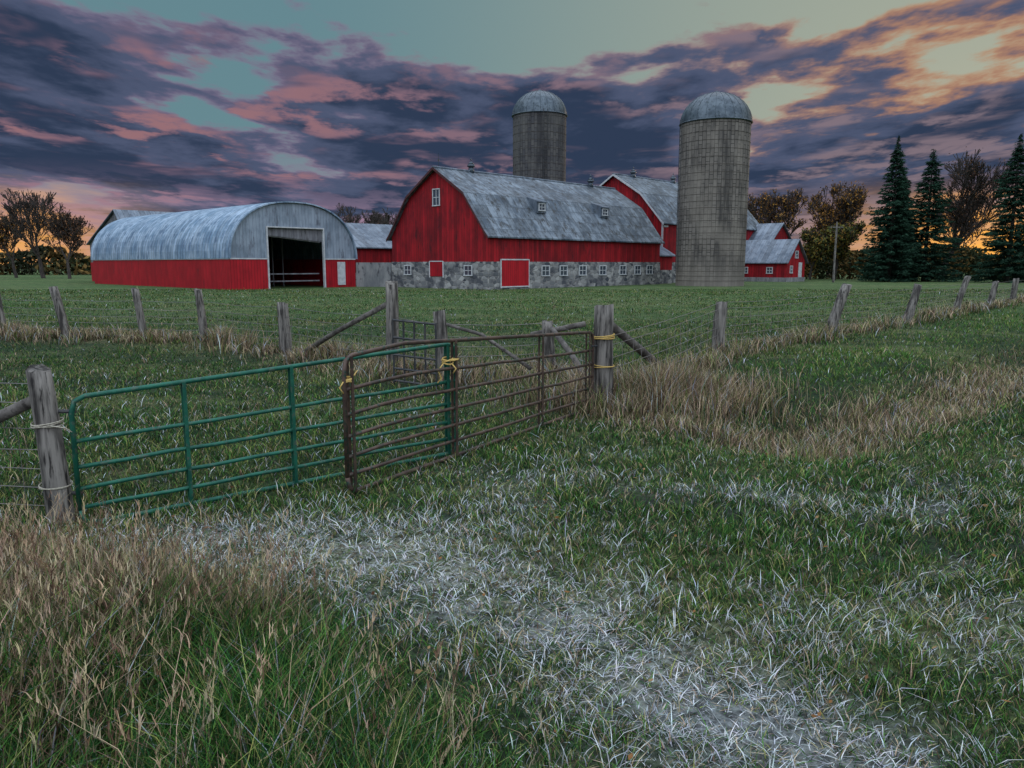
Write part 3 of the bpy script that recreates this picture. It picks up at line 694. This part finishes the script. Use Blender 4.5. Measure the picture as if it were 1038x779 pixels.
def spruce(x,y,H,base_r,seed):
    R=np.random.default_rng(seed); e=empty('spruce_tree',(x,y,hz(x,y))); m=MB()
    m.path([(0,0,-.3),(.02,0,H*.5),(0,.02,H*.985)],[H*.018,H*.011,.03],8); m.obj('trunk',BARK,e,True)
    P=[];D=[];Cc=[];S=[]
    z=.8; lob=R.uniform(0,6.28,3)
    while z<H*.985:
        t=z/H; rad=base_r*(1-t)**.9*(1+.10*math.sin(z*1.3+lob[0])+.10*math.sin(z*3.1+lob[2]))+.10
        nb=int(6+8*(1-t)); a0=R.uniform(0,6.28)
        for k in range(nb):
            a=a0+6.283*k/nb+R.normal(0,.2); L=rad*R.uniform(.6,1.18)*(1+.12*math.sin(2*a+lob[1])); st=max(4,int(L/.15)); zz=z+R.normal(0,.15)
            for j in range(st):
                f=(j+.5)/st
                if f<.2 and t<.85: continue
                w=.6*(1-f*.7)*min(1,L)
                for s_ in(-1,-.4,.4,1):
                    P.append((math.cos(a)*L*f-math.sin(a)*s_*w*R.uniform(.3,1),math.sin(a)*L*f+math.cos(a)*s_*w*R.uniform(.3,1),zz-.42*L*f+.30*L*f*f+R.normal(0,.06)-abs(s_)*.06))
                    aa=a+s_*.8+R.normal(0,.25); D.append((math.cos(aa),math.sin(aa),R.uniform(-.6,.0)))
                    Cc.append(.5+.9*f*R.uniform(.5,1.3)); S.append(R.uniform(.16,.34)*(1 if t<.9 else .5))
        z+=.40*(.5+.6*(1-t))*(H/15)
    P=np.array(P);D=np.array(D);D/=np.linalg.norm(D,axis=1,keepdims=True);n=len(P)
    s=np.array(S)[:,None]; side=np.cross(D,R.normal(0,1,(n,3))); side/=np.linalg.norm(side,axis=1,keepdims=True)
    V=np.stack([P-D*s*.4+side*s*.28,P-D*s*.4-side*s*.28,P+D*s],1).reshape(-1,3); F=np.arange(n*3).reshape(-1,3)
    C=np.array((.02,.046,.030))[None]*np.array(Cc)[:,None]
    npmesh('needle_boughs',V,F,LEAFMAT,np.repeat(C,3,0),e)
AUT=[(.30,.15,.04),(.18,.09,.035),(.38,.21,.05),(.12,.07,.04)]
BR=[(.10,.055,.035),(.07,.042,.03),(.15,.08,.04)]
YGc=[(.18,.16,.04),(.08,.09,.03),(.24,.14,.035),(.06,.075,.03)]
spruce(43.6,90,16.2,4.3,1); spruce(48.2,91,15.2,4.3,2); spruce(54.8,86,15.9,3.9,3); spruce(60.5,88,13.5,4.0,4)
spruce(46.0,93,13.2,3.8,5)
bare_tree('bare_tree',53.6,97,14.8,.75,25,BR,3500,.12,.03,.3)
bare_tree('autumn_tree',42.0,122,13.6,.6,8,AUT,2600,.2,.03)
bare_tree('autumn_tree',48.0,118,14.2,.6,9,AUT,3000,.2,.03)
bare_tree('bare_tree',37.5,125,12.2,.65,10,AUT,900,.18,.03)
bare_tree('autumn_tree',45.0,118,11.5,.7,22,AUT,2500,.2,.03)
bare_tree('autumn_tree',41.5,100,7.5,.8,12,YGc,5000,.2,.03)
bare_tree('autumn_tree',38.8,101,6.5,.8,13,YGc,5000,.2,.03)
bare_tree('bare_tree',63,110,12,.65,14,BR,1500,.18,.03)
bare_tree('bare_tree',-67.5,112,12.5,.75,15,BR,400,.15,.03)
bare_tree('bare_tree',-61.5,108,10.4,.75,16,BR,2000,.16,.03)
bare_tree('bare_tree',-74,116,10.5,.7,17,AUT,1500,.18,.03)
bare_tree('bare_tree',-25.5,130,12.0,.8,19,BR,400,.15,.03)
bare_tree('bare_tree',-22,134,11.6,.8,20,BR,200,.15,.03)
def treeline(name,pts,hmin,hmax,n,size,cols,seed,dep=6):
    R=np.random.default_rng(seed); pts=np.array(pts,float)
    L=np.hypot(*(pts[1:]-pts[:-1]).T); pr=L/L.sum(); sg=R.choice(len(L),n,p=pr); t=R.random((n,1)); q=pts[sg]*(1-t)+pts[sg+1]*t
    u=(q[:,0]*.9+q[:,1]*.2); prof=hmin+(hmax-hmin)*np.clip(1.5*fbm(u*.16,u*0,seed,4)-.2,0,1)
    z=prof*R.random(n)**.75
    w=1-(z/prof)**3*.6
    P=np.stack([q[:,0]+R.normal(0,.5,n),q[:,1]+R.normal(0,dep*.4,n)*w,z],1)
    tone=fbm(u*.3,u*0+3,seed+4,3); ci=(np.clip(tone*1.6-.3,0,.999)*len(cols)).astype(int)
    c=np.array(cols)[ci]*R.uniform(.4,1.4,(n,1)); V,F,C=leaf_quads(P,size,c); e=empty(name); npmesh('foliage',V,F,LEAFMAT,C,e)
    m=MB()
    for i in range(int(L.sum()/1.6)):
        sgi=R.choice(len(L),p=pr); t_=R.random(); a=pts[sgi]*(1-t_)+pts[sgi+1]*t_; uu=a[0]*.9+a[1]*.2
        hh=(hmin+(hmax-hmin)*float(np.clip(1.5*fbm(np.array([uu*.16]),np.array([0.]),seed,4)-.2,0,1)[0]))*R.uniform(.8,1.15)
        m.path([(a[0],a[1],-.2),(a[0]+R.normal(0,.15),a[1],hh*.6),(a[0]+R.normal(0,.4),a[1],hh)],[.12,.07,.03],4)
        for k in range(5): 
            z0=hh*R.uniform(.4,.9); an=R.uniform(0,6.28); m.tube((a[0],a[1],z0),(a[0]+math.cos(an)*1.1,a[1]+math.sin(an)*1.1,z0+1.0),.04,.02,3,False)
    m.obj('stems',BARK,e,fixn=False)
DK=[(.03,.035,.022),(.05,.045,.025),(.12,.08,.03),(.04,.05,.025),(.16,.10,.035)]
treeline('hedgerow',[(36,108),(60,104),(80,108),(110,100)],1.5,4.2,24000,.26,DK,3)
treeline('distant_treeline',[(-240,190),(-120,150),(-60,150),(-10,170),(60,190),(200,170)],2,6.5,42000,.6,DK,5,10)

# ---------------------------------------------------------------- camera
cam=bpy.data.cameras.new('camera'); cam.sensor_width=36; cam.lens=27.05; cam.clip_end=9000; cam.clip_start=.05
co=bpy.data.objects.new('camera',cam); co.location=(0,0,2.0); co.rotation_euler=(math.radians(90-8.85),0,0); sc.collection.objects.link(co); sc.camera=co

# ---------------------------------------------------------------- sun
SAZ=math.radians(33); SEL=math.radians(4)
sd=bpy.data.lights.new('sun','SUN'); sd.energy=.6; sd.angle=math.radians(10); sd.color=(1,.72,.5)
so=bpy.data.objects.new('sun',sd); sc.collection.objects.link(so)
dirv=Vector((math.sin(SAZ)*math.cos(SEL),math.cos(SAZ)*math.cos(SEL),math.sin(SEL)))
so.rotation_euler=dirv.to_track_quat('Z','Y').to_euler()

# ---------------------------------------------------------------- world
w=bpy.data.worlds.new('World'); sc.world=w; w.use_nodes=True; nt=w.node_tree
try:
    w.cycles.sampling_method='MANUAL'; w.cycles.sample_map_resolution=512
except Exception: pass
for q in list(nt.nodes): nt.nodes.remove(q)
outn=nd(nt,'ShaderNodeOutputWorld')
sky=nd(nt,'ShaderNodeTexSky',sky_type='NISHITA'); sky.sun_disc=False; sky.sun_elevation=SEL; sky.sun_rotation=SAZ
bg1=nd(nt,'ShaderNodeBackground'); nt.links.new(sky.outputs[0],bg1.inputs[0]); bg1.inputs[1].default_value=.08
tc=nd(nt,'ShaderNodeTexCoord'); sp=nd(nt,'ShaderNodeSeparateXYZ'); nt.links.new(tc.outputs['Generated'],sp.inputs[0])
dx,dy,dz=sp.outputs
az=mth(nt,'ARCTAN2',dx,dy); el=mth(nt,'ARCSINE',dz); elc=mth(nt,'MAXIMUM',el,0.0)
pp=mth(nt,'DIVIDE',1.0,mth(nt,'ADD',elc,.15)); ap=mth(nt,'MULTIPLY',az,pp)
def vec(sx,sy,ox=0,oy=0):
    c_=nd(nt,'ShaderNodeCombineXYZ'); sock(nt,mth(nt,'MULTIPLY_ADD',ap,sx,ox),c_.inputs[0]); sock(nt,mth(nt,'MULTIPLY_ADD',pp,sy,oy),c_.inputs[1]); return c_.outputs[0]
nA=noise(nt,vec(1.5,1.55,3.1,1.7),1,6,.56,.15)
nB=noise(nt,vec(.8,1.0,9.1,4.2),1,2,.55,.2)
nC=noise(nt,vec(3.6,3.7,1.3,8.2),1,5,.6,.15)
nR=noise(nt,vec(1.2,1.9,21.3,13.2),1,4,.6,.2)
warm=mr(nt,az,-.3,.45)
clear=mixc(nt,warm,(.13,.25,.29),(.33,.38,.32))
hor=mr(nt,el,.03,.17,1,0)
clear=mixc(nt,hor,clear,mixc(nt,warm,(.30,.22,.32),(.34,.25,.27)))
bg2=nd(nt,'ShaderNodeBackground'); nt.links.new(clear,bg2.inputs[0]); bg2.inputs[1].default_value=1.0
m1=nd(nt,'ShaderNodeMixShader'); m1.inputs[0].default_value=.93; nt.links.new(bg1.outputs[0],m1.inputs[1]); nt.links.new(bg2.outputs[0],m1.inputs[2])
# clouds: thick deck on the left and centre, clear sky high on the right
eltop=mr(nt,az,-.2,.45,.285,.21)
rel=mth(nt,'SUBTRACT',el,eltop)
cov=mr(nt,rel,-.07,.03,.16,-.07)
cm=mth(nt,'ADD',mth(nt,'ADD',mth(nt,'MULTIPLY_ADD',nB,.5,-.25),nA),cov)
cm=mth(nt,'MULTIPLY_ADD',mth(nt,'SUBTRACT',nC,.5),.34,cm)
mask=mr(nt,cm,.46,.54)
edge=mixc(nt,warm,(.22,.17,.26),(.38,.25,.23))
cc=mixc(nt,mr(nt,cm,.48,.58),edge,(.075,.095,.165))
cc=mixc(nt,mr(nt,cm,.58,.72),cc,(.028,.045,.088))
lit=mth(nt,'MULTIPLY',mr(nt,nC,.47,.60),mr(nt,nR,.43,.58))
cc=mixc(nt,mth(nt,'MULTIPLY',lit,.85),cc,mixc(nt,warm,(.25,.15,.20),(.24,.18,.21)))
red=mth(nt,'MULTIPLY',mr(nt,az,.05,-.4),mr(nt,nR,.50,.60)); red=mth(nt,'MULTIPLY',red,mr(nt,nC,.50,.62)); cc=mixc(nt,mth(nt,'MULTIPLY',red,.6),cc,(.36,.17,.17))
lav=mth(nt,'MULTIPLY',mr(nt,el,.12,.04),mr(nt,nC,.42,.58)); cc=mixc(nt,mth(nt,'MULTIPLY',lav,.7),cc,mixc(nt,warm,(.32,.23,.34),(.34,.25,.28)))
rim=mth(nt,'MULTIPLY',mr(nt,cm,.60,.49),mr(nt,az,.15,.5)); cc=mixc(nt,mth(nt,'MULTIPLY',rim,.75),cc,(.50,.22,.08))
bg3=nd(nt,'ShaderNodeBackground'); nt.links.new(cc,bg3.inputs[0])
m2=nd(nt,'ShaderNodeMixShader'); nt.links.new(mask,m2.inputs[0]); nt.links.new(m1.outputs[0],m2.inputs[1]); nt.links.new(bg3.outputs[0],m2.inputs[2])
ga=mr(nt,mth(nt,'ABSOLUTE',mth(nt,'SUBTRACT',az,.57)),0,.28,1,0); gb=mr(nt,mth(nt,'ABSOLUTE',mth(nt,'SUBTRACT',az,-.62)),0,.26,.8,0)
gl=mth(nt,'MULTIPLY',mth(nt,'ADD',ga,gb),mr(nt,mth(nt,'MULTIPLY_ADD',mth(nt,'SUBTRACT',nC,.5),.10,el),.015,.10,1,0))
bg4=nd(nt,'ShaderNodeBackground'); bg4.inputs[0].default_value=(1.0,.46,.09,1); bg4.inputs[1].default_value=1.1
m3=nd(nt,'ShaderNodeMixShader'); nt.links.new(gl,m3.inputs[0]); nt.links.new(m2.outputs[0],m3.inputs[1]); nt.links.new(bg4.outputs[0],m3.inputs[2])
up=mr(nt,el,.45,.9); back=mr(nt,dy,.15,-.4)  # brighter sky overhead and behind camera, out of view, added to light the fronts
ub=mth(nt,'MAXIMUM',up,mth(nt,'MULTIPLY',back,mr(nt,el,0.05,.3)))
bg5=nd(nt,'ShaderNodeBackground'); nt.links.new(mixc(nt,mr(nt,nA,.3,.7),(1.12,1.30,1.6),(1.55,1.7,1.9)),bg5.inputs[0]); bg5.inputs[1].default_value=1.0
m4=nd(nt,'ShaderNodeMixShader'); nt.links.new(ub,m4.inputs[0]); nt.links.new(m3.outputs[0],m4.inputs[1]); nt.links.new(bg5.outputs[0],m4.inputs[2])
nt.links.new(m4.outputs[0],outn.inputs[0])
